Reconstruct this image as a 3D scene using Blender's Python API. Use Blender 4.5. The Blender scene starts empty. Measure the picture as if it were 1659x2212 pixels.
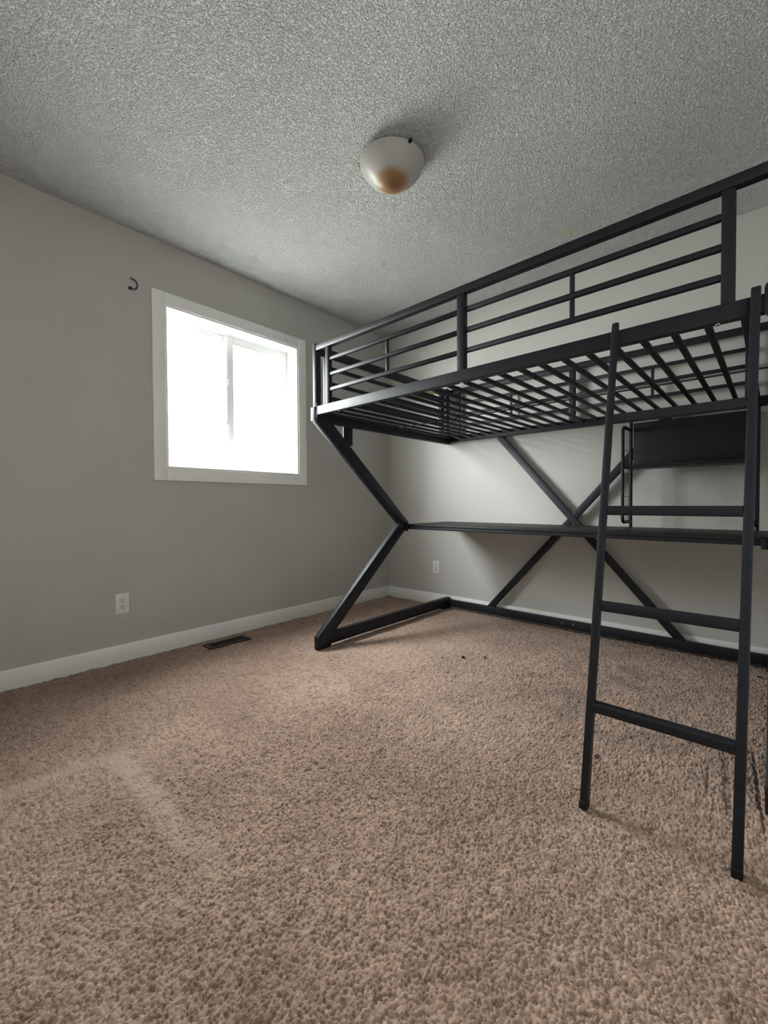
import bpy, bmesh, math, random
import numpy as np
from mathutils import Vector, Matrix

random.seed(7)
rng = np.random.default_rng(7)
sc = bpy.context.scene
C = sc.collection

# ------------------------------------------------------------------ camera
cam_d = bpy.data.cameras.new('camera')
cam = bpy.data.objects.new('camera', cam_d)
C.objects.link(cam)
right = Vector((0.7439511793, 0.6682151244, -0.0050189909))
up = Vector((-0.0096993267, 0.0183080846, 0.9997853455))
fwd = Vector((-0.6681635771, 0.7437428061, -0.0201015579))
m = Matrix((right, up, -fwd)).transposed().to_4x4()
m.translation = Vector((2.6896851818, -3.0499922465, 0.8810036423))
cam.matrix_world = m
cam_d.sensor_fit = 'HORIZONTAL'
cam_d.sensor_width = 36.0
cam_d.lens = 918.924 / 1659.0 * 36.0
cam_d.clip_start = 0.02
sc.camera = cam

# ------------------------------------------------------------------ sky and exposure
SKY = 7.0
world = bpy.data.worlds.new('overcast_sky')
sc.world = world
world.use_nodes = True
wn = world.node_tree
bg = wn.nodes['Background']
bg.inputs['Strength'].default_value = SKY
# overcast sky above the horizon, plain daylit ground below it
wt = wn.nodes.new('ShaderNodeTexCoord')
wx = wn.nodes.new('ShaderNodeSeparateXYZ')
wr = wn.nodes.new('ShaderNodeValToRGB')
wm = wn.nodes.new('ShaderNodeMapRange')
wm.inputs['From Min'].default_value = -1
wm.inputs['From Max'].default_value = 1
wn.links.new(wt.outputs['Generated'], wx.inputs[0])
wn.links.new(wx.outputs['Z'], wm.inputs['Value'])
wn.links.new(wm.outputs['Result'], wr.inputs['Fac'])
wr.color_ramp.elements[0].position = 0.05
wr.color_ramp.elements[0].color = (0.10, 0.10, 0.09, 1)
wr.color_ramp.elements[1].position = 0.515
wr.color_ramp.elements[1].color = (1.17, 1.17, 1.15, 1)
for wp, wc in ((0.25, (0.20, 0.195, 0.185)), (0.40, (0.70, 0.69, 0.66)), (0.47, (1.05, 1.05, 1.03))):
    wr.color_ramp.elements.new(wp).color = (*wc, 1)     # near ground darker, far haze brighter
we = wr.color_ramp.elements.new(0.80)
we.color = (1.08, 1.10, 1.11, 1)
wn.links.new(wr.outputs['Color'], bg.inputs['Color'])

pl = bpy.data.lights.new('window_portal', 'AREA')
pl.shape = 'RECTANGLE'
pl.size = 0.99
pl.size_y = 0.99
pl.cycles.is_portal = True
po = bpy.data.objects.new('window_portal', pl)
po.location = (-0.165, -1.531, 1.5875)
po.rotation_euler = (0, math.radians(-90), 0)     # faces +X, into the room
C.objects.link(po)

vs = sc.view_settings
vs.view_transform = 'Standard'
vs.look = 'None'
vs.gamma = 1.0
vs.use_curve_mapping = False
vs.exposure = 3.12
sc.cycles.max_bounces = 9
sc.cycles.diffuse_bounces = 6
sc.cycles.glossy_bounces = 3
sc.cycles.use_adaptive_sampling = True
sc.cycles.adaptive_threshold = 0.03
sc.cycles.adaptive_min_samples = 16
sc.cycles.transparent_max_bounces = 12
sc.cycles.use_denoising = True
sc.cycles.sample_clamp_indirect = 8.0
sc.cycles.sample_clamp_direct = 0.5

# ------------------------------------------------------------------ node helpers
def new_mat(name):
    mt = bpy.data.materials.new(name)
    mt.use_nodes = True
    nt = mt.node_tree
    return mt, nt, nt.nodes, nt.links, nt.nodes['Principled BSDF']

def noise(nt, vec, scale, detail=3, rough=0.5, dist=0.0):
    n = nt.nodes.new('ShaderNodeTexNoise')
    n.inputs['Scale'].default_value = scale
    n.inputs['Detail'].default_value = detail
    n.inputs['Roughness'].default_value = rough
    n.inputs['Distortion'].default_value = dist
    nt.links.new(vec, n.inputs['Vector'])
    return n.outputs['Fac']

def ramp(nt, fac, stops):
    r = nt.nodes.new('ShaderNodeValToRGB')
    e = r.color_ramp.elements
    while len(e) < len(stops):
        e.new(0.5)
    for k, (p, c) in enumerate(stops):
        e[k].position = p
        e[k].color = (*c, 1)
    nt.links.new(fac, r.inputs['Fac'])
    return r.outputs['Color']

def bump(nt, h, strength, dist, normal=None):
    b = nt.nodes.new('ShaderNodeBump')
    b.inputs['Strength'].default_value = strength
    b.inputs['Distance'].default_value = dist
    nt.links.new(h, b.inputs['Height'])
    if normal is not None:
        nt.links.new(normal, b.inputs['Normal'])
    return b.outputs['Normal']

def coord(nt):
    g = nt.nodes.new('ShaderNodeNewGeometry')
    return g.outputs['Position']

def ocoord(nt):
    g = nt.nodes.new('ShaderNodeTexCoord')
    return g.outputs['Object']

def paint_mat(name, col, var=0.03, rough=0.6, bscale=160, bstr=0.15, bdist=0.001, spec=0.3):
    mt, nt, N, L, P = new_mat(name)
    v = coord(nt)
    f = noise(nt, v, 2.3, 4)
    lo = tuple(c * (1 - var) for c in col)
    hi = tuple(c * (1 + var) for c in col)
    L.new(ramp(nt, f, [(0.3, lo), (0.7, hi)]), P.inputs['Base Color'])
    P.inputs['Roughness'].default_value = rough
    P.inputs['Specular IOR Level'].default_value = spec
    L.new(bump(nt, noise(nt, v, bscale, 2), bstr, bdist), P.inputs['Normal'])
    return mt

M = {}
M['wall'] = paint_mat('wall_paint', (0.500, 0.488, 0.464), 0.03, 0.62, 190, 0.22, 0.0012, 0.3)
M['trim'] = paint_mat('trim_paint', (0.86, 0.855, 0.84), 0.02, 0.42, 60, 0.06, 0.0006, 0.4)
M['vinyl'] = paint_mat('window_vinyl', (0.66, 0.67, 0.67), 0.01, 0.35, 80, 0.03, 0.0003, 0.45)
M['plate'] = paint_mat('outlet_plastic', (0.74, 0.73, 0.72), 0.01, 0.3, 90, 0.02, 0.0002, 0.5)
M['pan'] = paint_mat('fixture_enamel', (0.6, 0.6, 0.58), 0.01, 0.4, 90, 0.02, 0.0002, 0.5)

# black powder-coated steel
def metal_mat(name, col, rough, var=0.25):
    mt, nt, N, L, P = new_mat(name)
    v = coord(nt)
    f = noise(nt, v, 14, 5, 0.6)
    L.new(ramp(nt, f, [(0.35, tuple(c * (1 - var) for c in col)), (0.75, tuple(c * (1 + var) for c in col))]), P.inputs['Base Color'])
    rr = nt.nodes.new('ShaderNodeMapRange')
    rr.inputs['To Min'].default_value = rough - 0.05
    rr.inputs['To Max'].default_value = rough + 0.1
    L.new(f, rr.inputs['Value'])
    L.new(rr.outputs['Result'], P.inputs['Roughness'])
    P.inputs['Specular IOR Level'].default_value = 0.36
    L.new(bump(nt, noise(nt, v, 900, 1), 0.08, 0.0002), P.inputs['Normal'])
    return mt
M['metal'] = metal_mat('black_powder_coat', (0.0095, 0.0110, 0.0165), 0.50)
M['board'] = metal_mat('black_laminate', (0.010, 0.010, 0.0102), 0.50, 0.12)
M['hole'] = metal_mat('dark_recess', (0.006, 0.006, 0.006), 0.7)
M['vent'] = metal_mat('brown_register_metal', (0.022, 0.020, 0.018), 0.45)
M['hook'] = metal_mat('dark_hook_metal', (0.02, 0.026, 0.045), 0.4)
M['steel'] = metal_mat('bright_steel', (0.62, 0.62, 0.6), 0.25, 0.05)
M['steel'].node_tree.nodes['Principled BSDF'].inputs['Metallic'].default_value = 1.0
M['crumb'] = metal_mat('dark_lint', (0.03, 0.024, 0.02), 0.8)

# popcorn ceiling with one old water mark
def ceiling_mat():
    mt, nt, N, L, P = new_mat('stippled_ceiling')
    v = coord(nt)
    base = ramp(nt, noise(nt, v, 1.7, 4), [(0.3, (0.635, 0.645, 0.635)), (0.7, (0.69, 0.70, 0.69))])
    def spot(center, rad, col, soft, prev):
        d = N.new('ShaderNodeVectorMath'); d.operation = 'DISTANCE'
        d.inputs[1].default_value = center
        L.new(v, d.inputs[0])
        w = N.new('ShaderNodeMath'); w.operation = 'MULTIPLY_ADD'
        L.new(noise(nt, v, 40, 3), w.inputs[0])
        w.inputs[1].default_value = rad * 0.5
        L.new(d.outputs['Value'], w.inputs[2])
        mr = N.new('ShaderNodeMapRange')
        mr.inputs['From Min'].default_value = rad * 1.25
        mr.inputs['From Max'].default_value = rad * (1.25 + soft)
        mr.inputs['To Min'].default_value = 1
        mr.inputs['To Max'].default_value = 0
        L.new(w.outputs[0], mr.inputs['Value'])
        mx = N.new('ShaderNodeMix'); mx.data_type = 'RGBA'
        L.new(mr.outputs['Result'], mx.inputs['Factor'])
        L.new(prev, mx.inputs[6])
        mx.inputs[7].default_value = (*col, 1)
        return mx.outputs[2]
    c = spot((1.835, -0.475, 2.44), 0.035, (0.70, 0.655, 0.56), 0.5, base)
    c = spot((0.822, -0.956, 2.44), 0.004, (0.12, 0.11, 0.10), 0.3, c)
    L.new(c, P.inputs['Base Color'])
    P.inputs['Roughness'].default_value = 0.9
    P.inputs['Specular IOR Level'].default_value = 0.1
    n1 = ramp(nt, noise(nt, v, 135, 2, 0.5, 0.4), [(0.40, (0, 0, 0)), (0.62, (1, 1, 1))])
    b1 = bump(nt, n1, 1.0, 0.0075)
    b2 = bump(nt, noise(nt, v, 300, 2), 0.5, 0.0016, b1)
    L.new(b2, P.inputs['Normal'])
    return mt
M['ceiling'] = ceiling_mat()

def carpet_mat():
    mt, nt, N, L, P = new_mat('brown_carpet_pile')
    v = coord(nt)
    big = noise(nt, v, 2.2, 5, 0.6)
    col = ramp(nt, big, [(0.30, (0.290, 0.190, 0.142)), (0.72, (0.410, 0.283, 0.216))])
    def att(name):
        a = N.new('ShaderNodeAttribute'); a.attribute_name = name
        return a.outputs['Fac']
    # tuft to tuft tone
    t = ramp(nt, att('tone'), [(0.0, (0.60, 0.57, 0.54)), (0.5, (1.0, 1.0, 1.0)), (1.0, (1.25, 1.27, 1.28))])
    mu = N.new('ShaderNodeMix'); mu.data_type = 'RGBA'; mu.blend_type = 'MULTIPLY'
    mu.inputs['Factor'].default_value = 1
    L.new(col, mu.inputs[6]); L.new(t, mu.inputs[7])
    # flattened pale band where furniture stood
    w = N.new('ShaderNodeMix'); w.data_type = 'RGBA'
    L.new(att('wear'), w.inputs['Factor'])
    L.new(mu.outputs[2], w.inputs[6])
    w.inputs[7].default_value = (0.42, 0.315, 0.245, 1)
    # soiled patches
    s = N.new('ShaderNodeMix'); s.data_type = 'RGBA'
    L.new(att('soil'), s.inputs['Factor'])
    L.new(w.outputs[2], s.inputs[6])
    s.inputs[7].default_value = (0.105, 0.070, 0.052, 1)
    L.new(s.outputs[2], P.inputs['Base Color'])
    P.inputs['Roughness'].default_value = 0.95
    P.inputs['Specular IOR Level'].default_value = 0.08
    P.inputs['Sheen Weight'].default_value = 0.15
    P.inputs['Sheen Roughness'].default_value = 0.6
    b = bump(nt, noise(nt, v, 520, 2, 0.6), 0.7, 0.0020)
    L.new(b, P.inputs['Normal'])
    return mt
M['carpet'] = carpet_mat()

def glass_mat():
    mt = bpy.data.materials.new('window_glass')
    mt.use_nodes = True
    nt = mt.node_tree
    for n in list(nt.nodes):
        if n.type == 'BSDF_PRINCIPLED':
            nt.nodes.remove(n)
    out = nt.nodes['Material Output']
    tr = nt.nodes.new('ShaderNodeBsdfTransparent')
    tr.inputs['Color'].default_value = (0.94, 0.965, 0.96, 1)
    gl = nt.nodes.new('ShaderNodeBsdfGlossy')
    gl.inputs['Roughness'].default_value = 0.02
    lw = nt.nodes.new('ShaderNodeLayerWeight')
    lw.inputs['Blend'].default_value = 0.5
    pw = nt.nodes.new('ShaderNodeMath'); pw.operation = 'POWER'
    pw.inputs[1].default_value = 5.0
    nt.links.new(lw.outputs['Facing'], pw.inputs[0])
    fr = nt.nodes.new('ShaderNodeMath'); fr.operation = 'MULTIPLY_ADD'
    fr.inputs[1].default_value = 0.96
    fr.inputs[2].default_value = 0.04
    nt.links.new(pw.outputs[0], fr.inputs[0])
    mx = nt.nodes.new('ShaderNodeMixShader')
    nt.links.new(fr.outputs[0], mx.inputs[0])
    nt.links.new(tr.outputs[0], mx.inputs[1])
    nt.links.new(gl.outputs[0], mx.inputs[2])
    nt.links.new(mx.outputs[0], out.inputs['Surface'])
    return mt
M['glass'] = glass_mat()

def bowl_mat():
    mt, nt, N, L, P = new_mat('frosted_bowl_glass')
    v = ocoord(nt)
    d = N.new('ShaderNodeVectorMath'); d.operation = 'DISTANCE'
    d.inputs[1].default_value = (0.010, -0.012, -0.122)
    L.new(v, d.inputs[0])
    w = N.new('ShaderNodeMath'); w.operation = 'MULTIPLY_ADD'
    L.new(noise(nt, v, 22, 3), w.inputs[0])
    w.inputs[1].default_value = 0.02
    L.new(d.outputs['Value'], w.inputs[2])
    c = ramp(nt, w.outputs[0], [(0.030, (0.27, 0.15, 0.075)), (0.066, (0.46, 0.27, 0.13)), (0.092, (0.62, 0.61, 0.58))])
    L.new(c, P.inputs['Base Color'])
    P.inputs['Roughness'].default_value = 0.32
    P.inputs['Specular IOR Level'].default_value = 0.4
    tl = N.new('ShaderNodeBsdfTranslucent')
    L.new(c, tl.inputs['Color'])
    mx = N.new('ShaderNodeMixShader')
    mx.inputs[0].default_value = 0.35
    out = N['Material Output']
    L.new(P.outputs[0], mx.inputs[1])
    L.new(tl.outputs[0], mx.inputs[2])
    L.new(mx.outputs[0], out.inputs['Surface'])
    return mt
M['bowl'] = bowl_mat()

def sticker_mat():
    mt, nt, N, L, P = new_mat('yellow_paper_label')
    v = coord(nt)
    L.new(ramp(nt, noise(nt, v, 60, 4), [(0.42, (0.62, 0.52, 0.22)), (0.60, (0.60, 0.52, 0.26)), (0.68, (0.22, 0.17, 0.09))]), P.inputs['Base Color'])
    P.inputs['Roughness'].default_value = 0.6
    return mt
M['sticker'] = sticker_mat()

# ------------------------------------------------------------------ mesh helpers
def obj(name, bm, mat, parent=None, smooth=True):
    bmesh.ops.recalc_face_normals(bm, faces=bm.faces)
    me = bpy.data.meshes.new(name)
    bm.to_mesh(me)
    bm.free()
    if mat:
        me.materials.append(M[mat])
    if smooth:
        me.shade_smooth()
        me.set_sharp_from_angle(angle=math.radians(35))
    o = bpy.data.objects.new(name, me)
    C.objects.link(o)
    if parent:
        o.parent = parent
    return o

def empty(name, loc=(0, 0, 0), rz=0.0):
    o = bpy.data.objects.new(name, None)
    o.empty_display_size = 0.1
    o.location = loc
    o.rotation_euler = (0, 0, rz)
    C.objects.link(o)
    return o

def tag(o, label=None, cat=None, group=None, kind=None):
    if label: o['label'] = label
    if cat: o['category'] = cat
    if group: o['group'] = group
    if kind: o['kind'] = kind
    return o

def merge(bm, other):
    me = bpy.data.meshes.new('tmp')
    other.to_mesh(me)
    other.free()
    bm.from_mesh(me)
    bpy.data.meshes.remove(me)
    return bm

def box(x0, x1, y0, y1, z0, z1, bev=0.0, seg=2):
    bm = bmesh.new()
    bmesh.ops.create_cube(bm, size=1.0)
    for v in bm.verts:
        v.co = Vector(((x0 + x1) / 2 + v.co.x * abs(x1 - x0), (y0 + y1) / 2 + v.co.y * abs(y1 - y0), (z0 + z1) / 2 + v.co.z * abs(z1 - z0)))
    if bev > 0:
        bmesh.ops.bevel(bm, geom=list(bm.edges), offset=bev, segments=seg, profile=0.5, affect='EDGES')
    return bm

def prism(pts, a0, a1, axis='x', bev=0.0, seg=2):
    """polygon pts extruded along one axis: for 'x' pts are (y,z); for 'y' (x,z); for 'z' (x,y)"""
    bm = bmesh.new()
    def mk(p, a):
        return {'x': (a, p[0], p[1]), 'y': (p[0], a, p[1]), 'z': (p[0], p[1], a)}[axis]
    v0 = [bm.verts.new(mk(p, a0)) for p in pts]
    v1 = [bm.verts.new(mk(p, a1)) for p in pts]
    n = len(pts)
    bm.faces.new(v0)
    bm.faces.new(v1[::-1])
    for k in range(n):
        bm.faces.new((v0[k], v1[k], v1[(k + 1) % n], v0[(k + 1) % n]))
    bmesh.ops.recalc_face_normals(bm, faces=bm.faces)
    if bev > 0:
        bmesh.ops.bevel(bm, geom=list(bm.edges), offset=bev, segments=seg, profile=0.5, affect='EDGES')
    return bm

def bar(p0, p1, w, h, side=(1, 0, 0), bev=0.003):
    """square tube from p0 to p1; w along side, h along the other axis"""
    p0, p1 = Vector(p0), Vector(p1)
    d = (p1 - p0)
    ln = d.length
    d.normalize()
    s = Vector(side)
    s = (s - d * s.dot(d)).normalized()
    t = d.cross(s)
    bm = box(-w / 2, w / 2, -h / 2, h / 2, 0, ln, bev)
    mt = Matrix((s, t, d)).transposed().to_4x4()
    mt.translation = p0
    bm.transform(mt)
    return bm

def tube(pts, r, n=10, closed=False):
    bm = bmesh.new()
    pts = [Vector(p) for p in pts]
    k = len(pts)
    rings = []
    ref = None
    for i, p in enumerate(pts):
        a = pts[(i - 1) % k] if (closed or i > 0) else p
        b = pts[(i + 1) % k] if (closed or i < k - 1) else p
        d = (b - a).normalized()
        if ref is None:
            ref = Vector((0, 0, 1)) if abs(d.z) < 0.9 else Vector((1, 0, 0))
        u = (ref - d * ref.dot(d)).normalized()
        ref = u
        w = d.cross(u)
        rings.append([bm.verts.new(p + (u * math.cos(2 * math.pi * j / n) + w * math.sin(2 * math.pi * j / n)) * r) for j in range(n)])
    for i in range(k if closed else k - 1):
        A, B = rings[i], rings[(i + 1) % k]
        for j in range(n):
            bm.faces.new((A[j], A[(j + 1) % n], B[(j + 1) % n], B[j]))
    if not closed:
        bm.faces.new(rings[0][::-1])
        bm.faces.new(rings[-1])
    return bm

def fillet(pts, r, n=6, closed=False):
    pts = [Vector(p) for p in pts]
    out = []
    k = len(pts)
    for i, p in enumerate(pts):
        if not closed and i in (0, k - 1):
            out.append(p)
            continue
        a = (pts[(i - 1) % k] - p).normalized()
        b = (pts[(i + 1) % k] - p).normalized()
        ang = a.angle(b)
        t = r / math.tan(ang / 2)
        c = p + (a + b).normalized() * (r / math.sin(ang / 2))
        s, e = p + a * t - c, p + b * t - c
        tot = s.angle(e)
        for j in range(n + 1):
            f = j / n
            out.append(c + (s * math.sin((1 - f) * tot) + e * math.sin(f * tot)) / math.sin(tot))
    return out

def lathe(prof, n=40, cap0=False, cap1=False):
    bm = bmesh.new()
    rings = []
    for r, z in prof:
        if r < 1e-6:
            rings.append([bm.verts.new((0, 0, z))])
        else:
            rings.append([bm.verts.new((r * math.cos(2 * math.pi * j / n), r * math.sin(2 * math.pi * j / n), z)) for j in range(n)])
    for A, B in zip(rings, rings[1:]):
        for j in range(n):
            a, b = A[j % len(A)], A[(j + 1) % len(A)]
            c, d = B[(j + 1) % len(B)], B[j % len(B)]
            vs_ = []
            for v in (a, b, c, d):
                if v not in vs_:
                    vs_.append(v)
            if len(vs_) > 2:
                bm.faces.new(vs_)
    return bm

def cyl(center, axis, r, h, n=14, bev=0.0):
    bm = bmesh.new()
    bmesh.ops.create_cone(bm, cap_ends=True, segments=n, radius1=r, radius2=r, depth=h)
    if bev:
        es = [e for e in bm.edges if abs(e.verts[0].co.z - e.verts[1].co.z) < 1e-6]
        bmesh.ops.bevel(bm, geom=es, offset=bev, segments=2, profile=0.5, affect='EDGES')
    q = Vector((0, 0, 1)).rotation_difference(Vector(axis))
    mt = q.to_matrix().to_4x4()
    mt.translation = center
    bm.transform(mt)
    return bm

# ------------------------------------------------------------------ room shell
H = 2.44
XR, YF = 3.02, -3.36          # right wall, wall behind the camera
T = 0.17
OY0, OY1, OZ0, OZ1 = -2.017, -1.045, 1.10, 2.075     # window opening

bm = bmesh.new()
for (y0, y1, z0, z1) in ((YF, OY0, 0, H), (OY1, 0, 0, H), (OY0, OY1, 0, OZ0), (OY0, OY1, OZ1, H)):
    merge(bm, box(-T, 0, y0, y1, z0, z1))
bmesh.ops.remove_doubles(bm, verts=bm.verts, dist=1e-5)
tag(obj('wall_left', bm, 'wall', smooth=False), kind='structure')
wall_left = bpy.data.objects['wall_left']
wall_back = tag(obj('wall_back', box(-T, XR + T, 0, T, 0, H), 'wall', smooth=False), kind='structure')
tag(obj('wall_right', box(XR, XR + T, YF, 0, 0, H), 'wall', smooth=False), kind='structure')
tag(obj('wall_front', box(-T, XR + T, YF - T, YF, 0, H), 'wall', smooth=False), kind='structure')
tag(obj('ceiling', box(-T, XR + T, YF - T, T, H, H + 0.12), 'ceiling', smooth=False), kind='structure')
floor = tag(obj('floor', box(-T, XR + T, YF - T, T, -0.15, -0.012), 'carpet', smooth=False), kind='structure')

# unseen white doors added on the right and front walls to bounce light
def bounce_door(name, loc, rz, w, h):
    d = empty(name, loc, rz)
    tag(d, kind='structure')
    slab = obj('bounce_door_slab', box(0, w, -0.035, -0.004, 0.012, h, 0.002), 'trim', d)
    for (z0, z1) in ((0.20, 0.92), (1.05, h - 0.16)):
        for (a, b) in ((0.10, w / 2 - 0.04), (w / 2 + 0.04, w - 0.10)):
            obj('bounce_door_panel', box(a, b, -0.042, -0.0345, z0, z1, 0.006), 'trim', d)
    obj('bounce_door_knob', lathe([(0.0, 0.0), (0.011, 0.002), (0.011, 0.028), (0.026, 0.036), (0.028, 0.050), (0.018, 0.060), (0.0, 0.062)], 24), 'steel', slab).matrix_local = Matrix.Translation((w - 0.07, -0.035, 0.95)) @ Matrix.Rotation(math.radians(90), 4, 'X')
    cs = bmesh.new()
    merge(cs, box(-0.066, -0.004, -0.016, 0, 0, h + 0.066, 0.002))
    merge(cs, box(w + 0.004, w + 0.066, -0.016, 0, 0, h + 0.066, 0.002))
    merge(cs, box(-0.004, w + 0.004, -0.016, 0, h + 0.004, h + 0.066, 0.002))
    obj('bounce_door_casing', cs, 'trim', d)
bounce_door('bounce_door_1', (XR, -1.62, 0), math.radians(-90), 0.75, 2.03)
bounce_door('bounce_door_2', (XR, -2.52, 0), math.radians(-90), 0.75, 2.03)
bounce_door('bounce_door_3', (1.55, YF, 0), math.radians(180), 0.76, 2.03)

# nail holes and scuffs in the paint
for (x, y, z, r, host) in ((0, -1.508, 0.753, 0.0025, wall_left), (0, -0.202, 1.266, 0.003, wall_left), (0.112, 0, 1.048, 0.003, wall_back), (0.976, 0, 0.894, 0.0025, wall_back), (0, -0.93, 2.11, 0.003, wall_left)):
    ax = (1, 0, 0) if host is wall_left else (0, -1, 0)
    obj('nail_hole', cyl((x, y, z), ax, r, 0.0012, 10), 'hole', host)

# baseboards
def base(name, x0, x1, y0, y1):
    return tag(obj(name, box(x0, x1, y0, y1, -0.012, 0.097, 0.003), 'trim'), kind='structure')
base('baseboard_left', 0, 0.013, YF, -0.0135)
base('baseboard_back', 0, XR, -0.013, 0)
base('baseboard_right', XR - 0.013, XR, YF, -0.0135)
base('baseboard_front', 0.0135, XR - 0.0135, YF, YF + 0.013)

# window casing: four flat boards around the opening
trim = empty('trim_1', (0.0, -1.531, 1.5875))
tag(trim, kind='structure')
CY0, CY1, CZ0, CZ1 = -2.088, -0.973, 1.026, 2.147
def casing(y0, y1, z0, z1):
    o = obj('casing_board', box(0, 0.016, y0 + 1.531, y1 + 1.531, z0 - 1.5875, z1 - 1.5875, 0.002), 'trim', trim)
casing(CY0, OY0 - 0.001, CZ0, CZ1)
casing(OY1 + 0.001, CY1, CZ0, CZ1)
casing(OY0, OY1, OZ1 + 0.001, CZ1)
casing(OY0, OY1, CZ0, OZ0 - 0.001)

# the sliding window itself
win = empty('window_1', (-0.14, -1.531, 1.10))
tag(win, kind='structure')
def wobj(name, bm_, mat, parent=None):
    bm_.transform(Matrix.Translation((0.14, 1.531, -1.10)))
    return obj(name, bm_, mat, parent or win)
# painted reveal boards lining the opening
J = 0.012
wobj('jamb_liner', box(-0.115, 0.012, OY0, OY0 + J, OZ0, OZ1, 0.001), 'trim')
wobj('jamb_liner', box(-0.115, 0.012, OY1 - J, OY1, OZ0, OZ1, 0.001), 'trim')
wobj('head_liner', box(-0.115, 0.012, OY0 + J, OY1 - J, OZ1 - J, OZ1, 0.001), 'trim')
wobj('sill', box(-0.115, 0.014, OY0 + J, OY1 - J, OZ0, OZ0 + J, 0.001), 'trim')
def frame_ring(x0, x1, y0, y1, z0, z1, wl, wr, wt, wb, bev=0.002):
    b = bmesh.new()
    merge(b, box(x0, x1, y0, y0 + wl, z0, z1, bev))
    merge(b, box(x0, x1, y1 - wr, y1, z0, z1, bev))
    merge(b, box(x0, x1, y0 + wl, y1 - wr, z1 - wt, z1, bev))
    merge(b, box(x0, x1, y0 + wl, y1 - wr, z0, z0 + wb, bev))
    return b
wobj('window_frame', frame_ring(-0.166, -0.116, OY0, OY1, OZ0, OZ1, 0.024, 0.018, 0.022, 0.026), 'vinyl')
wobj('frame_stop', frame_ring(-0.150, -0.128, OY0 + 0.024, OY1 - 0.018, OZ0 + 0.026, OZ1 - 0.022, 0.010, 0.010, 0.010, 0.012), 'vinyl')
fixed = wobj('fixed_sash', frame_ring(-0.164, -0.146, OY0 + 0.025, -1.546, OZ0 + 0.027, OZ1 - 0.023, 0.028, 0.036, 0.020, 0.020), 'vinyl')
wobj('glass_pane', box(-0.157, -0.153, OY0 + 0.05, -1.578, OZ0 + 0.045, OZ1 - 0.041), 'glass', fixed)
slid = wobj('sliding_sash', frame_ring(-0.144, -0.122, -1.566, OY1 - 0.012, OZ0 + 0.014, OZ1 - 0.014, 0.060, 0.052, 0.055, 0.042, 0.003), 'vinyl')
wobj('glass_pane', box(-0.135, -0.131, -1.508, -1.107, OZ0 + 0.054, OZ1 - 0.067), 'glass', slid)
wobj('meeting_rail', box(-0.124, -0.112, -1.562, -1.538, OZ0 + 0.016, OZ1 - 0.030, 0.003), 'vinyl', slid)
for z in (1.735, 1.428):
    pts = []
    for k in range(20):
        a = 2 * math.pi * k / 20
        pts.append((-1.561 + 0.013 * math.cos(a), z + 0.040 * math.sin(a)))
    lt = wobj('sash_latch', prism(pts, -0.119, -0.103, 'x', 0.003), 'vinyl', slid)
    o = wobj('latch_lever', box(-0.103, -0.094, -1.563, -1.555, z - 0.022, z + 0.012, 0.002), 'plate', slid)
wobj('sill_catch', box(-0.110, -0.100, -1.43, -1.385, OZ0 + J, OZ0 + J + 0.010, 0.002), 'hole')

# ------------------------------------------------------------------ carpet pile (real relief)
def graded(a, b, fa, fb, fine, coarse):
    out = [a]
    while out[-1] < b:
        x = out[-1]
        s = fine if fa <= x <= fb else coarse
        if x < fa: s = min(coarse, fine + (fa - x) * 0.012)
        if x > fb: s = min(coarse, fine + (x - fb) * 0.012)
        out.append(x + s)
    out[-1] = b
    return np.array(out)

def vnoise(x, y, scale, seed):
    r = np.random.default_rng(seed)
    tab = r.random((256, 256))
    u, v = x * scale, y * scale
    i, j = np.floor(u).astype(int), np.floor(v).astype(int)
    fu, fv = u - i, v - j
    fu = fu * fu * (3 - 2 * fu)
    fv = fv * fv * (3 - 2 * fv)
    g = lambda a, b: tab[a % 256, b % 256]
    return (g(i, j) * (1 - fu) + g(i + 1, j) * fu) * (1 - fv) + (g(i, j + 1) * (1 - fu) + g(i + 1, j + 1) * fu) * fv

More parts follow.
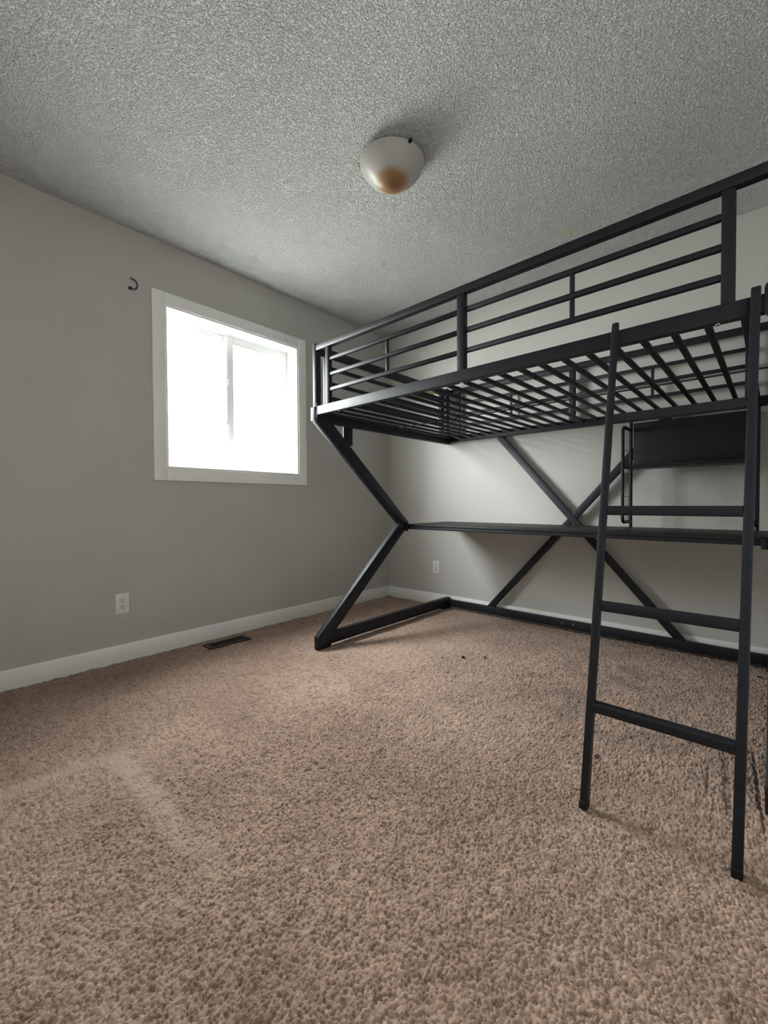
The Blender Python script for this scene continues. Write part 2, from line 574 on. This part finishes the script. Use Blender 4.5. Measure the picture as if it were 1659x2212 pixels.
def carpet():
    xs = graded(0.0, XR, 1.35, 2.80, 0.0022, 0.0062)
    ys = graded(YF, 0.0, -2.98, -1.85, 0.0022, 0.0062)
    X, Y = np.meshgrid(xs, ys, indexing='ij')
    X = X + (vnoise(X, Y, 300, 11) - 0.5) * 0.0020
    Y = Y + (vnoise(X, Y, 300, 12) - 0.5) * 0.0020
    # tufts: distance to the nearest jittered tuft centre
    cs = 0.0076
    wx = X + (vnoise(X, Y, 45, 1) - 0.5) * 0.010
    wy = Y + (vnoise(X, Y, 45, 2) - 0.5) * 0.010
    gi, gj = np.floor(wx / cs).astype(int), np.floor(wy / cs).astype(int)
    jt = np.random.default_rng(5).random((512, 512, 4))
    best = np.full(X.shape, 9.0)
    second = np.full(X.shape, 9.0)
    tone = np.zeros(X.shape)
    lift = np.zeros(X.shape)
    for di in (-1, 0, 1):
        for dj in (-1, 0, 1):
            a, b = gi + di, gj + dj
            q = jt[a % 512, b % 512]
            d = np.hypot(wx - (a + q[..., 0]) * cs, wy - (b + q[..., 1]) * cs)
            mk = d < best
            second = np.where(mk, best, np.minimum(second, d))
            best = np.where(mk, d, best)
            tone = np.where(mk, q[..., 2], tone)
            lift = np.where(mk, q[..., 3], lift)
    gap = np.clip((second - best) / (cs * 0.45), 0, 1) ** 0.7
    tuft = np.clip(1 - (best / (cs * 0.9)) ** 2, 0, 1)
    h = (0.55 * gap + 0.45 * tuft) * (0.0036 + 0.0052 * lift)
    h += (vnoise(X, Y, 42, 3) - 0.5) * 0.0050 + (vnoise(X, Y, 14, 4) - 0.5) * 0.0030
    # pale L-shaped band where a piece of furniture stood
    def sm(e0, e1, v):
        t = np.clip((v - e0) / (e1 - e0), 0, 1)
        return t * t * (3 - 2 * t)
    wob = (vnoise(X, Y, 9, 8) - 0.5) * 0.030
    ax = 0.985 + (Y + 2.58) * 0.10           # arm running towards the camera side
    armA = (1 - sm(0.020, 0.050, np.abs(X - ax + wob))) * (1 - sm(-2.56, -2.52, Y)) * sm(-3.25, -2.95, Y)
    armB = (1 - sm(0.016, 0.046, np.abs(Y + 2.575 + wob))) * sm(0.94, 0.98, X) * (1 - sm(1.45, 1.85, X))
    armC = (1 - sm(0.015, 0.055, np.abs(X - 1.72 - (Y + 2.6) * 0.15 + wob))) * (1 - sm(-2.66, -2.56, Y)) * sm(-3.1, -2.8, Y) * 0.35
    wear = np.clip(np.maximum(np.maximum(armA, armB), armC), 0, 1) * (0.50 + 0.40 * vnoise(X, Y, 60, 21))
    h *= 1 - 0.30 * wear
    h -= 0.003 * wear
    # dents and drag lines left by furniture beside the ladder
    soil = np.zeros(X.shape)
    dent = np.zeros(X.shape)
    for (x0, y0, x1, y1, w, dp, so) in ((2.552, -1.27, 2.566, -1.47, 0.003, 0.004, 0.22), (2.598, -1.20, 2.620, -1.52, 0.008, 0.004, 0.38),
                                        (2.664, -1.08, 2.694, -1.54, 0.004, 0.006, 0.42), (2.265, -1.47, 2.275, -1.475, 0.010, 0.008, 0.7)):
        L_ = math.hypot(x1 - x0, y1 - y0)
        ux, uy = (x1 - x0) / L_, (y1 - y0) / L_
        t = np.clip((X - x0) * ux + (Y - y0) * uy, 0, L_)
        d = np.hypot(X - x0 - t * ux, Y - y0 - t * uy) + (vnoise(X, Y, 80, 31) - 0.5) * 0.008
        k = 1 - sm(w * 0.6, w * 1.6, d)
        dent = np.maximum(dent, k * dp)
        soil = np.maximum(soil, k * so)
    h -= dent
    # worn, soiled traffic area under and beside the bed
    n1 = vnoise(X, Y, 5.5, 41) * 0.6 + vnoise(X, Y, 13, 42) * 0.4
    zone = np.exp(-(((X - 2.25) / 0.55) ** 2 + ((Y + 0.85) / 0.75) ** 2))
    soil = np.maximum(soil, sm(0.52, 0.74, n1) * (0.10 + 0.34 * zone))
    z = h - 0.0055
    edge = sm(0.0, 0.02, np.minimum(np.minimum(X, XR - X), np.minimum(-Y, Y - YF)))
    z = np.clip(z, -0.0115, 0.0065)
    nx, ny = X.shape
    co = np.stack([np.clip(X, 0, XR), np.clip(Y, YF, 0), z], -1).reshape(-1, 3).astype(np.float32)
    idx = np.arange(nx * ny).reshape(nx, ny)
    q = np.stack([idx[:-1, :-1], idx[1:, :-1], idx[1:, 1:], idx[:-1, 1:]], -1).reshape(-1, 4)
    me = bpy.data.meshes.new('carpet_pile')
    me.vertices.add(len(co))
    me.vertices.foreach_set('co', co.ravel())
    nf = len(q)
    me.loops.add(nf * 4)
    me.loops.foreach_set('vertex_index', q.ravel().astype(np.int32))
    me.polygons.add(nf)
    me.polygons.foreach_set('loop_start', (np.arange(nf) * 4).astype(np.int32))
    me.update(calc_edges=True)
    for nm, arr in (('tone', tone), ('wear', wear), ('soil', soil)):
        at = me.attributes.new(nm, 'FLOAT', 'POINT')
        at.data.foreach_set('value', arr.ravel().astype(np.float32))
    me.shade_smooth()
    me.materials.append(M['carpet'])
    o = bpy.data.objects.new('carpet_pile', me)
    C.objects.link(o)
    o.parent = floor
    tag(o, 'brown carpet pile with a pale worn band', kind='stuff')
carpet()

# ------------------------------------------------------------------ loft bed
TH = math.radians(-0.65)
BX, BY = 0.679, -0.020
bed = empty('loft_bed', (BX, BY, 0), TH)
tag(bed, 'black metal loft bed with built-in desk, slatted base and crossed rear braces', 'loft bed')
L_, W_ = 2.070, 1.412
TK = 0.038
RAIL0, RAIL1 = 1.409, 1.460
def B(name, bm_, mat='metal', parent=None):
    return obj(name, bm_, mat, parent or bed)

for e in range(2):
    x0 = 0 if e == 0 else L_ - TK
    x1 = x0 + TK
    inner = x1 if e == 0 else x0
    s = 1 if e == 0 else -1
    foot = B('foot_beam', prism([(-W_, 0.018), (0, 0.018), (0, 0.090), (-W_ + 0.10, 0.090), (-W_, 0.076)], x0, x1, 'x', 0.0025))
    B('foot_pad', prism([(-W_ + 0.001, 0.0), (-W_ + 0.085, 0.0), (-W_ + 0.11, 0.019), (-W_ + 0.001, 0.019)], x0 + 0.001, x1 - 0.001, 'x', 0.001), parent=foot)
    B('foot_pad', prism([(-0.09, 0.0), (-0.002, 0.0), (-0.002, 0.019), (-0.115, 0.019)], x0 + 0.001, x1 - 0.001, 'x', 0.001), parent=foot)
    B('lower_leg', prism([(-W_, 0.077), (-0.657, 0.733), (-0.600, 0.733), (-0.570, 0.705), (-1.276, 0.0885), (-W_ + 0.1, 0.0885)], x0 + 0.0006, x1 - 0.0006, 'x', 0.0025))
    B('upper_leg', prism([(-W_, 1.3715), (-1.281, 1.3715), (-0.552, 0.740), (-0.552, 0.716), (-0.598, 0.716), (-0.657, 0.735)], x0, x1, 'x', 0.0025))
    top = B('top_beam', box(x0, x1, -W_, 0, 1.372, 1.442, 0.003))
    # corner posts, head frame rails
    B('corner_post', box(x0 + 0.004, x1 - 0.004, -W_ + 0.002, -W_ + 0.042, 1.4425, 1.832, 0.004))
    B('corner_post', box(x0 + 0.004, x1 - 0.004, -0.042, -0.002, 1.4425, 1.832, 0.004))
    eg = B('end_guard_rail', box(x0 + 0.005, x1 - 0.005, -W_ + 0.0425, -0.0425, 1.768, 1.822, 0.004))
    for yy in (-1.312, -0.100):
        B('guard_post', box(x0 + 0.006, x1 - 0.006, yy - 0.021, yy + 0.021, 1.4425, 1.7675, 0.003), parent=eg)
    for zz in (1.711, 1.618, 1.529):
        B('guard_bar', box(x0 + 0.009, x1 - 0.009, -1.2905, -0.1215, zz - 0.0115, zz + 0.0115, 0.003), parent=eg)
    # corner brackets tying side rails to the end frame
    for yy in (-W_, 0.0):
        d = 1 if yy < -0.5 else -1
        if e == 0:
            B('corner_bracket', box(x0 - 0.011, x0 + 0.028, yy - 0.004 * d, yy + 0.010 * d, 1.376, 1.458, 0.003))
            B('bracket_lip', prism([(yy + 0.001 * d, 1.388), (yy + 0.022 * d, 1.388), (yy + 0.022 * d, 1.480), (yy + 0.010 * d, 1.486), (yy + 0.001 * d, 1.480)], x1, x1 + 0.004, 'x', 0.001))
        else:
            pts = fillet([(x0 - 0.014, 0, 1.392), (x0 + 0.044, 0, 1.392), (x0 + 0.044, 0, 1.492), (x0 - 0.014, 0, 1.492)], 0.020, 5, True)
            B('corner_bracket', prism([(p.x, p.z) for p in pts], yy - 0.006 * d, yy + 0.012 * d, 'y', 0.002))
# hanging flat bracket on the outside of the window-side end frame
pts = fillet([(0, -1.160, 1.258), (0, -1.082, 1.258), (0, -1.082, 1.440), (0, -1.160, 1.440)], 0.010, 4, True)
B('bracket_plate', prism([(p.y, p.z) for p in pts], -0.008, -0.0005, 'x', 0.001))
# paper warning label on the inner face of the end rail
B('warning_label', box(TK - 0.0045, TK - 0.0035, -0.40, -0.20, 1.772, 1.816), 'sticker')
B('warning_label', box(TK - 0.003, TK - 0.002, -0.39, -0.22, 1.738, 1.772), 'sticker')

# side rails and long guards
for e in range(2):
    ys = (-W_ + 0.002, -W_ + 0.034) if e == 0 else (-0.034, -0.002)
    z0, z1 = (RAIL0, RAIL1) if e == 0 else (1.383, 1.434)
    rail = B('side_rail', box(TK + 0.0045, L_ - TK - 0.0005, ys[0], ys[1], z0, z1, 0.003))
    ym = (ys[0] + ys[1]) / 2
    g = B('guard_rail', box(TK - 0.0035, L_ - TK + 0.0035, ym - 0.016, ym + 0.016, 1.788 if e == 0 else 1.775, 1.822 if e == 0 else 1.812, 0.004))
    zt = 1.7875 if e == 0 else 1.7745
    posts = ((0.118, 0.148), (1.012, 1.050), (1.921, 1.954))
    for (a, b) in posts:
        B('guard_post', box(a, b, ym - 0.014, ym + 0.014, z1 - 0.0005, zt, 0.003), parent=g)
    zz3 = (1.718, 1.630, 1.542) if e == 0 else (1.692, 1.603, 1.514)
    for (a, b) in ((0.148, 1.012), (1.050, 1.921)):
        for zz in zz3:
            B('guard_bar', box(a, b, ym - 0.010, ym + 0.010, zz - 0.0095, zz + 0.0095, 0.003), parent=g)
        c = (a + b) / 2 + 0.010
        for k in range(2):
            B('bar_spacer', box(c - 0.008, c + 0.008, ym - 0.006, ym + 0.006, zz3[k + 1] + 0.0095, zz3[k] - 0.0095, 0.002), parent=g)
    if e == 0:
        for xx in (0.22, 1.03, 1.915):
            B('rail_bolt', cyl((xx, ym, z0 - 0.001), (0, 0, 1), 0.008, 0.005, 14, 0.001), 'steel', rail)

# mattress slats: one shared mesh
pr = box(-0.0095, 0.0095, -W_ + 0.035, -0.035, 1.412, 1.428, 0.003)
sl0 = B('slat', pr)
for k in range(23):
    xk = 1.9745 - 0.0865 * k
    if k == 0:
        sl0.location = (xk, 0, 0)
        continue
    o = sl0.copy()
    C.objects.link(o)
    o.parent = bed
    o.location = (xk, 0, 0)
B('slat_rod', tube([(0.045, -0.745, 1.408), (L_ - 0.045, -0.745, 1.408)], 0.0032, 8))

# rear stretcher at the floor and crossed braces
st = B('rear_stretcher', box(TK + 0.0005, L_ - TK - 0.0005, -0.034, -0.004, 0.018, 0.076, 0.003))
for xx in (0.972, 1.046):
    B('stretcher_bolt', cyl((xx, -0.035, 0.052), (0, -1, 0), 0.005, 0.004, 12, 0.001), 'steel', st)
cx, cz = 1.035, 0.742
xb = 0.632
B('cross_brace', bar((cx - 0.552, -0.0185, 1.400), (cx + xb, -0.0185, 0.050), 0.022, 0.046, (0, 1, 0), 0.002))
# the second brace is cut where it meets the first
def lerp(t): return (cx - xb + (0.552 + xb) * t, -0.0185, 0.050 + (1.400 - 0.050) * t)
B('cross_brace', bar(lerp(0), lerp(0.5207), 0.022, 0.046, (0, 1, 0), 0.002))
B('cross_brace', bar(lerp(0.5469), lerp(1), 0.022, 0.046, (0, 1, 0), 0.002))

# desk
B('desk_top', prism([(TK + 0.001, -0.592), (L_ - TK - 0.001, -0.592), (L_ - TK - 0.001, -0.040), (TK + 0.001, -0.040)], 0.711, 0.7285, 'z', 0.0025), 'board')
B('desk_frame', box(TK + 0.002, L_ - TK - 0.002, -0.588, -0.560, 0.692, 0.7105, 0.002))
B('desk_frame', box(TK + 0.002, L_ - TK - 0.002, -0.066, -0.040, 0.692, 0.7105, 0.002))
for xx in (TK + 0.015, L_ - TK - 0.015):
    B('desk_clamp', box(xx - 0.014, xx + 0.014, -0.600, -0.5925, 0.678, 0.722, 0.002))

# ------------------------------------------------------------------ ladder
lad = empty('bed_ladder', (2.476, -1.765, 0))
tag(lad, 'black metal ladder with four flat rungs leaning on the loft bed', 'ladder')
TY, TZ = -1.470, 1.474        # front face at the top
BYL = -1.777
def lad_pt(z):                # y of the front face at height z
    return BYL + (TY - BYL) * z / TZ
dirv = Vector((0, TY - BYL, TZ)).normalized()
for xa in (2.296, 2.636):
    xb_ = xa + 0.021 if xa < 2.5 else xa + 0.022
    dx = 0.003 if xa < 2.5 else 0.016
    off = 0.030
    bm = prism([(BYL, 0.0), (BYL + off, 0.0), (TY + off - 0.018, TZ - 0.002), (TY + off - 0.026, TZ + 0.004), (TY + 0.004, TZ + 0.003), (TY - 0.001, TZ - 0.003)], xa, xb_, 'x', 0.003)
    for v in bm.verts:
        v.co.x += dx * v.co.z / TZ
        v.co -= Vector((2.476, -1.765, 0))
    sr = obj('ladder_rail', bm, 'metal', lad)
    fb = box(xa - 0.0005, xb_ + 0.0005, BYL - 0.001, BYL + off + 0.001, 0.0, 0.022, 0.002)
    for v in fb.verts:
        v.co -= Vector((2.476, -1.765, 0))
    obj('rubber_foot', fb, 'hole', sr)
for zc in (1.150, 0.8555, 0.565, 0.276):
    y = lad_pt(zc)
    kx = zc / TZ
    prof = fillet([(0, y + 0.002, zc - 0.0145), (0, y + 0.031, zc - 0.0145), (0, y + 0.031, zc + 0.0145), (0, y + 0.001, zc + 0.0145)], 0.005, 4, True)
    bm = prism([(q.y, q.z) for q in prof], 2.3172 + 0.003 * kx, 2.6358 + 0.016 * kx, 'x', 0.0)
    for v in bm.verts:
        v.co -= Vector((2.476, -1.765, 0))
    obj('rung', bm, 'metal', lad)

# ------------------------------------------------------------------ shelf rack standing on the desk
def bed_world(x, y, z=0.0):
    c, s = math.cos(TH), math.sin(TH)
    return (BX + c * x - s * y, BY + s * x + c * y, z)
RXc, RYc = 1.686, -0.16
rack = empty('desk_shelf_rack', bed_world(RXc, RYc, 0.7285), TH)
tag(rack, 'black tube shelf rack with wire sides and back panel standing on the desk', 'shelf rack')
def K(name, bm_, mat='metal', parent=None):
    bm_.transform(Matrix.Translation((-RXc, -RYc, -0.7285)))
    return obj(name, bm_, mat, parent or rack)
XA, XB_ = 1.398, 1.977
YRP, YFR = -0.085, -0.272
for xx in (XA, XB_):
    K('upright_post', tube([(xx, YRP, 0.7285), (xx, YRP, 1.3825)], 0.0095, 12))
    side = K('side_loop', tube(fillet([(xx, YRP - 0.010, 1.315), (xx, YFR, 1.315), (xx, YFR, 0.765), (xx, YRP - 0.010, 0.765)], 0.035, 7), 0.0092, 12))
    for k in range(4):
        yy = YFR + 0.033 + 0.036 * k
        K('grid_wire', tube([(xx, yy, 0.770), (xx, yy, 1.310)], 0.0016, 6), parent=side)
    for zz in (1.185, 1.052, 0.915):
        K('grid_wire', tube([(xx, YFR, zz), (xx, YRP, zz)], 0.0016, 6), parent=side)
K('shelf', box(XA - 0.004, XB_ + 0.004, YFR + 0.012, YRP - 0.011, 1.078, 1.093, 0.002), 'board')
K('shelf_tube', tube([(XA + 0.0095, YRP - 0.003, 1.0855), (XB_ - 0.0095, YRP - 0.003, 1.0855)], 0.0085, 12))
K('shelf_tube', tube([(XA, YFR + 0.006, 1.0855), (XB_, YFR + 0.006, 1.0855)], 0.0085, 12))
K('back_panel', box(XA + 0.013, XB_ - 0.013, YRP - 0.006, YRP + 0.006, 1.096, 1.356, 0.002), 'board')

# ------------------------------------------------------------------ ceiling light
lt = empty('ceiling_light', (1.416, -1.567, H))
tag(lt, 'frosted glass bowl ceiling light with amber stained bottom and small clips', 'ceiling light')
obj('base_pan', lathe([(0.0, -0.001), (0.118, -0.001), (0.124, -0.006), (0.124, -0.022), (0.116, -0.026), (0.06, -0.028), (0.0, -0.028)]), 'pan', lt)
R0, Dp = 0.146, 0.112
prof_o, prof_i = [], []
for k in range(17):
    a = (math.pi / 2) * k / 16
    t_ = math.sin(a)
    rr_ = (1 - t_ ** 1.35) ** 0.58 if k < 16 else 0.0
    prof_o.append((R0 * rr_, -0.026 - Dp * t_))
    prof_i.append(((R0 - 0.004) * rr_, -0.026 - (Dp - 0.004) * t_))
obj('glass_bowl', lathe(prof_i[::-1] + [(R0 - 0.002, -0.0235)] + prof_o, 56), 'bowl', lt)
obj('bulb_socket', cyl((0.0, 0.0, -0.042), (0, 0, 1), 0.02, 0.026, 18, 0.002), 'pan', lt)
obj('light_bulb', lathe([(0.013, -0.056), (0.02, -0.066), (0.027, -0.08), (0.024, -0.096), (0.012, -0.106), (0.0, -0.108)], 24), 'plate', lt)
for ang, mat in ((222, 'steel'), (342, 'hole'), (102, 'steel')):
    a = math.radians(ang)
    c = cyl(((R0 + 0.004) * math.cos(a), (R0 + 0.004) * math.sin(a), -0.030), (math.cos(a), math.sin(a), 0), 0.0065, 0.016, 12, 0.001)
    obj('bowl_clip', c, mat, lt)

# ------------------------------------------------------------------ wall outlets
def outlet(loc, rz, label):
    o = empty('wall_outlet', loc, rz)          # local -Y faces the room
    tag(o, label, 'outlet', 'white wall outlets')
    b = box(-0.035, 0.035, -0.006, 0, -0.057, 0.057, 0.003)
    obj('cover_plate', b, 'plate', o)
    for z in (0.0195, -0.0195):
        pts = []
        for k in range(24):
            a = 2 * math.pi * k / 24
            pts.append((0.0168 * math.cos(a), z + max(-0.0125, min(0.0125, 0.0168 * math.sin(a)))))
        r = obj('receptacle', prism(pts, -0.0085, -0.0055, 'y', 0.0008), 'plate', o)
        obj('slot', box(-0.0082, -0.0054, -0.0092, -0.0084, z - 0.001, z + 0.009), 'hole', r)
        obj('slot', box(0.0054, 0.0078, -0.0092, -0.0084, z, z + 0.008), 'hole', r)
        obj('slot', cyl((0, -0.0088, z - 0.0072), (0, -1, 0), 0.0028, 0.0008, 12), 'hole', r)
    obj('screw', cyl((0, -0.0065, 0), (0, -1, 0), 0.003, 0.002, 12), 'steel', o)
outlet((0.0, -2.264, 0.326), math.radians(90), 'white duplex outlet low on the window wall, left of the floor vent')
outlet((0.561, 0.0, 0.324), 0.0, 'white duplex outlet on the back wall seen below the desk')

# ------------------------------------------------------------------ floor register
vt = empty('floor_vent', (0.148, -1.717, 0.0))
tag(vt, 'dark metal floor register set in the carpet beneath the window', 'vent')
VX, VY = 0.054, 0.137
fr = bmesh.new()
zt = 0.008
merge(fr, box(-VX, -VX + 0.020, -VY, VY, 0.0005, zt, 0.002))
merge(fr, box(VX - 0.020, VX, -VY, VY, 0.0005, zt, 0.002))
merge(fr, box(-VX + 0.020, VX - 0.020, -VY, -VY + 0.024, 0.0005, zt, 0.002))
merge(fr, box(-VX + 0.020, VX - 0.020, VY - 0.024, VY, 0.0005, zt, 0.002))
obj('vent_frame', fr, 'vent', vt)
obj('vent_well', box(-VX + 0.018, VX - 0.018, -VY + 0.02, VY - 0.02, 0.0, 0.001), 'hole', vt)
lv = None
n = 15
for k in range(n):
    y = -VY + 0.024 + (2 * VY - 0.048) * (k + 0.5) / n
    if lv is None:
        b = box(-VX + 0.0205, VX - 0.0205, -0.0025, 0.0025, 0.0015, 0.0068, 0.0006, 1)
        lv = obj('louver', b, 'vent', vt)
        o = lv
    else:
        o = lv.copy()
        C.objects.link(o)
        o.parent = vt
    o.location = (0, y, 0)

# ------------------------------------------------------------------ hook on the window wall
hk = empty('wall_hook', (0.0, -2.184, 2.127))
tag(hk, 'small dark open ring hook left on the wall above the window corner', 'hook')
arc = []
for k in range(19):
    a = math.radians(-125 + 235 * k / 18)
    arc.append((0.016, 0.020 * math.cos(a), 0.027 * math.sin(a)))
obj('hook_ring', tube([(0.003, arc[0][1] - 0.004, arc[0][2])] + arc + [(0.016, arc[-1][1] - 0.006, arc[-1][2] + 0.010)], 0.0036, 8), 'hook', hk)
obj('hook_base', box(0.0, 0.008, -0.022, -0.008, -0.030, -0.014, 0.002), 'hook', hk)

# ------------------------------------------------------------------ crumbs on the carpet
def crumb(x, y, r, label, seed):
    b = bmesh.new()
    bmesh.ops.create_icosphere(b, subdivisions=2, radius=r)
    rr = random.Random(seed)
    for v in b.verts:
        v.co *= 0.7 + 0.6 * rr.random()
        v.co.z *= 0.55
    o = obj('lint_crumb', b, 'crumb')
    o.location = (x, y, 0.004 + r * 0.3)
    tag(o, label, 'lint', 'dark crumbs on the carpet')
crumb(1.418, -0.968, 0.010, 'larger dark crumb on the carpet in front of the bed base', 1)
crumb(1.512, -0.890, 0.007, 'small dark crumb to the right of the larger crumb', 2)
crumb(1.330, -1.048, 0.005, 'tiny dark crumb to the left of the larger crumb', 3)
crumb(2.672, -0.235, 0.009, 'dark crumb at the foot of the rear bed beam beside the right leg', 4)
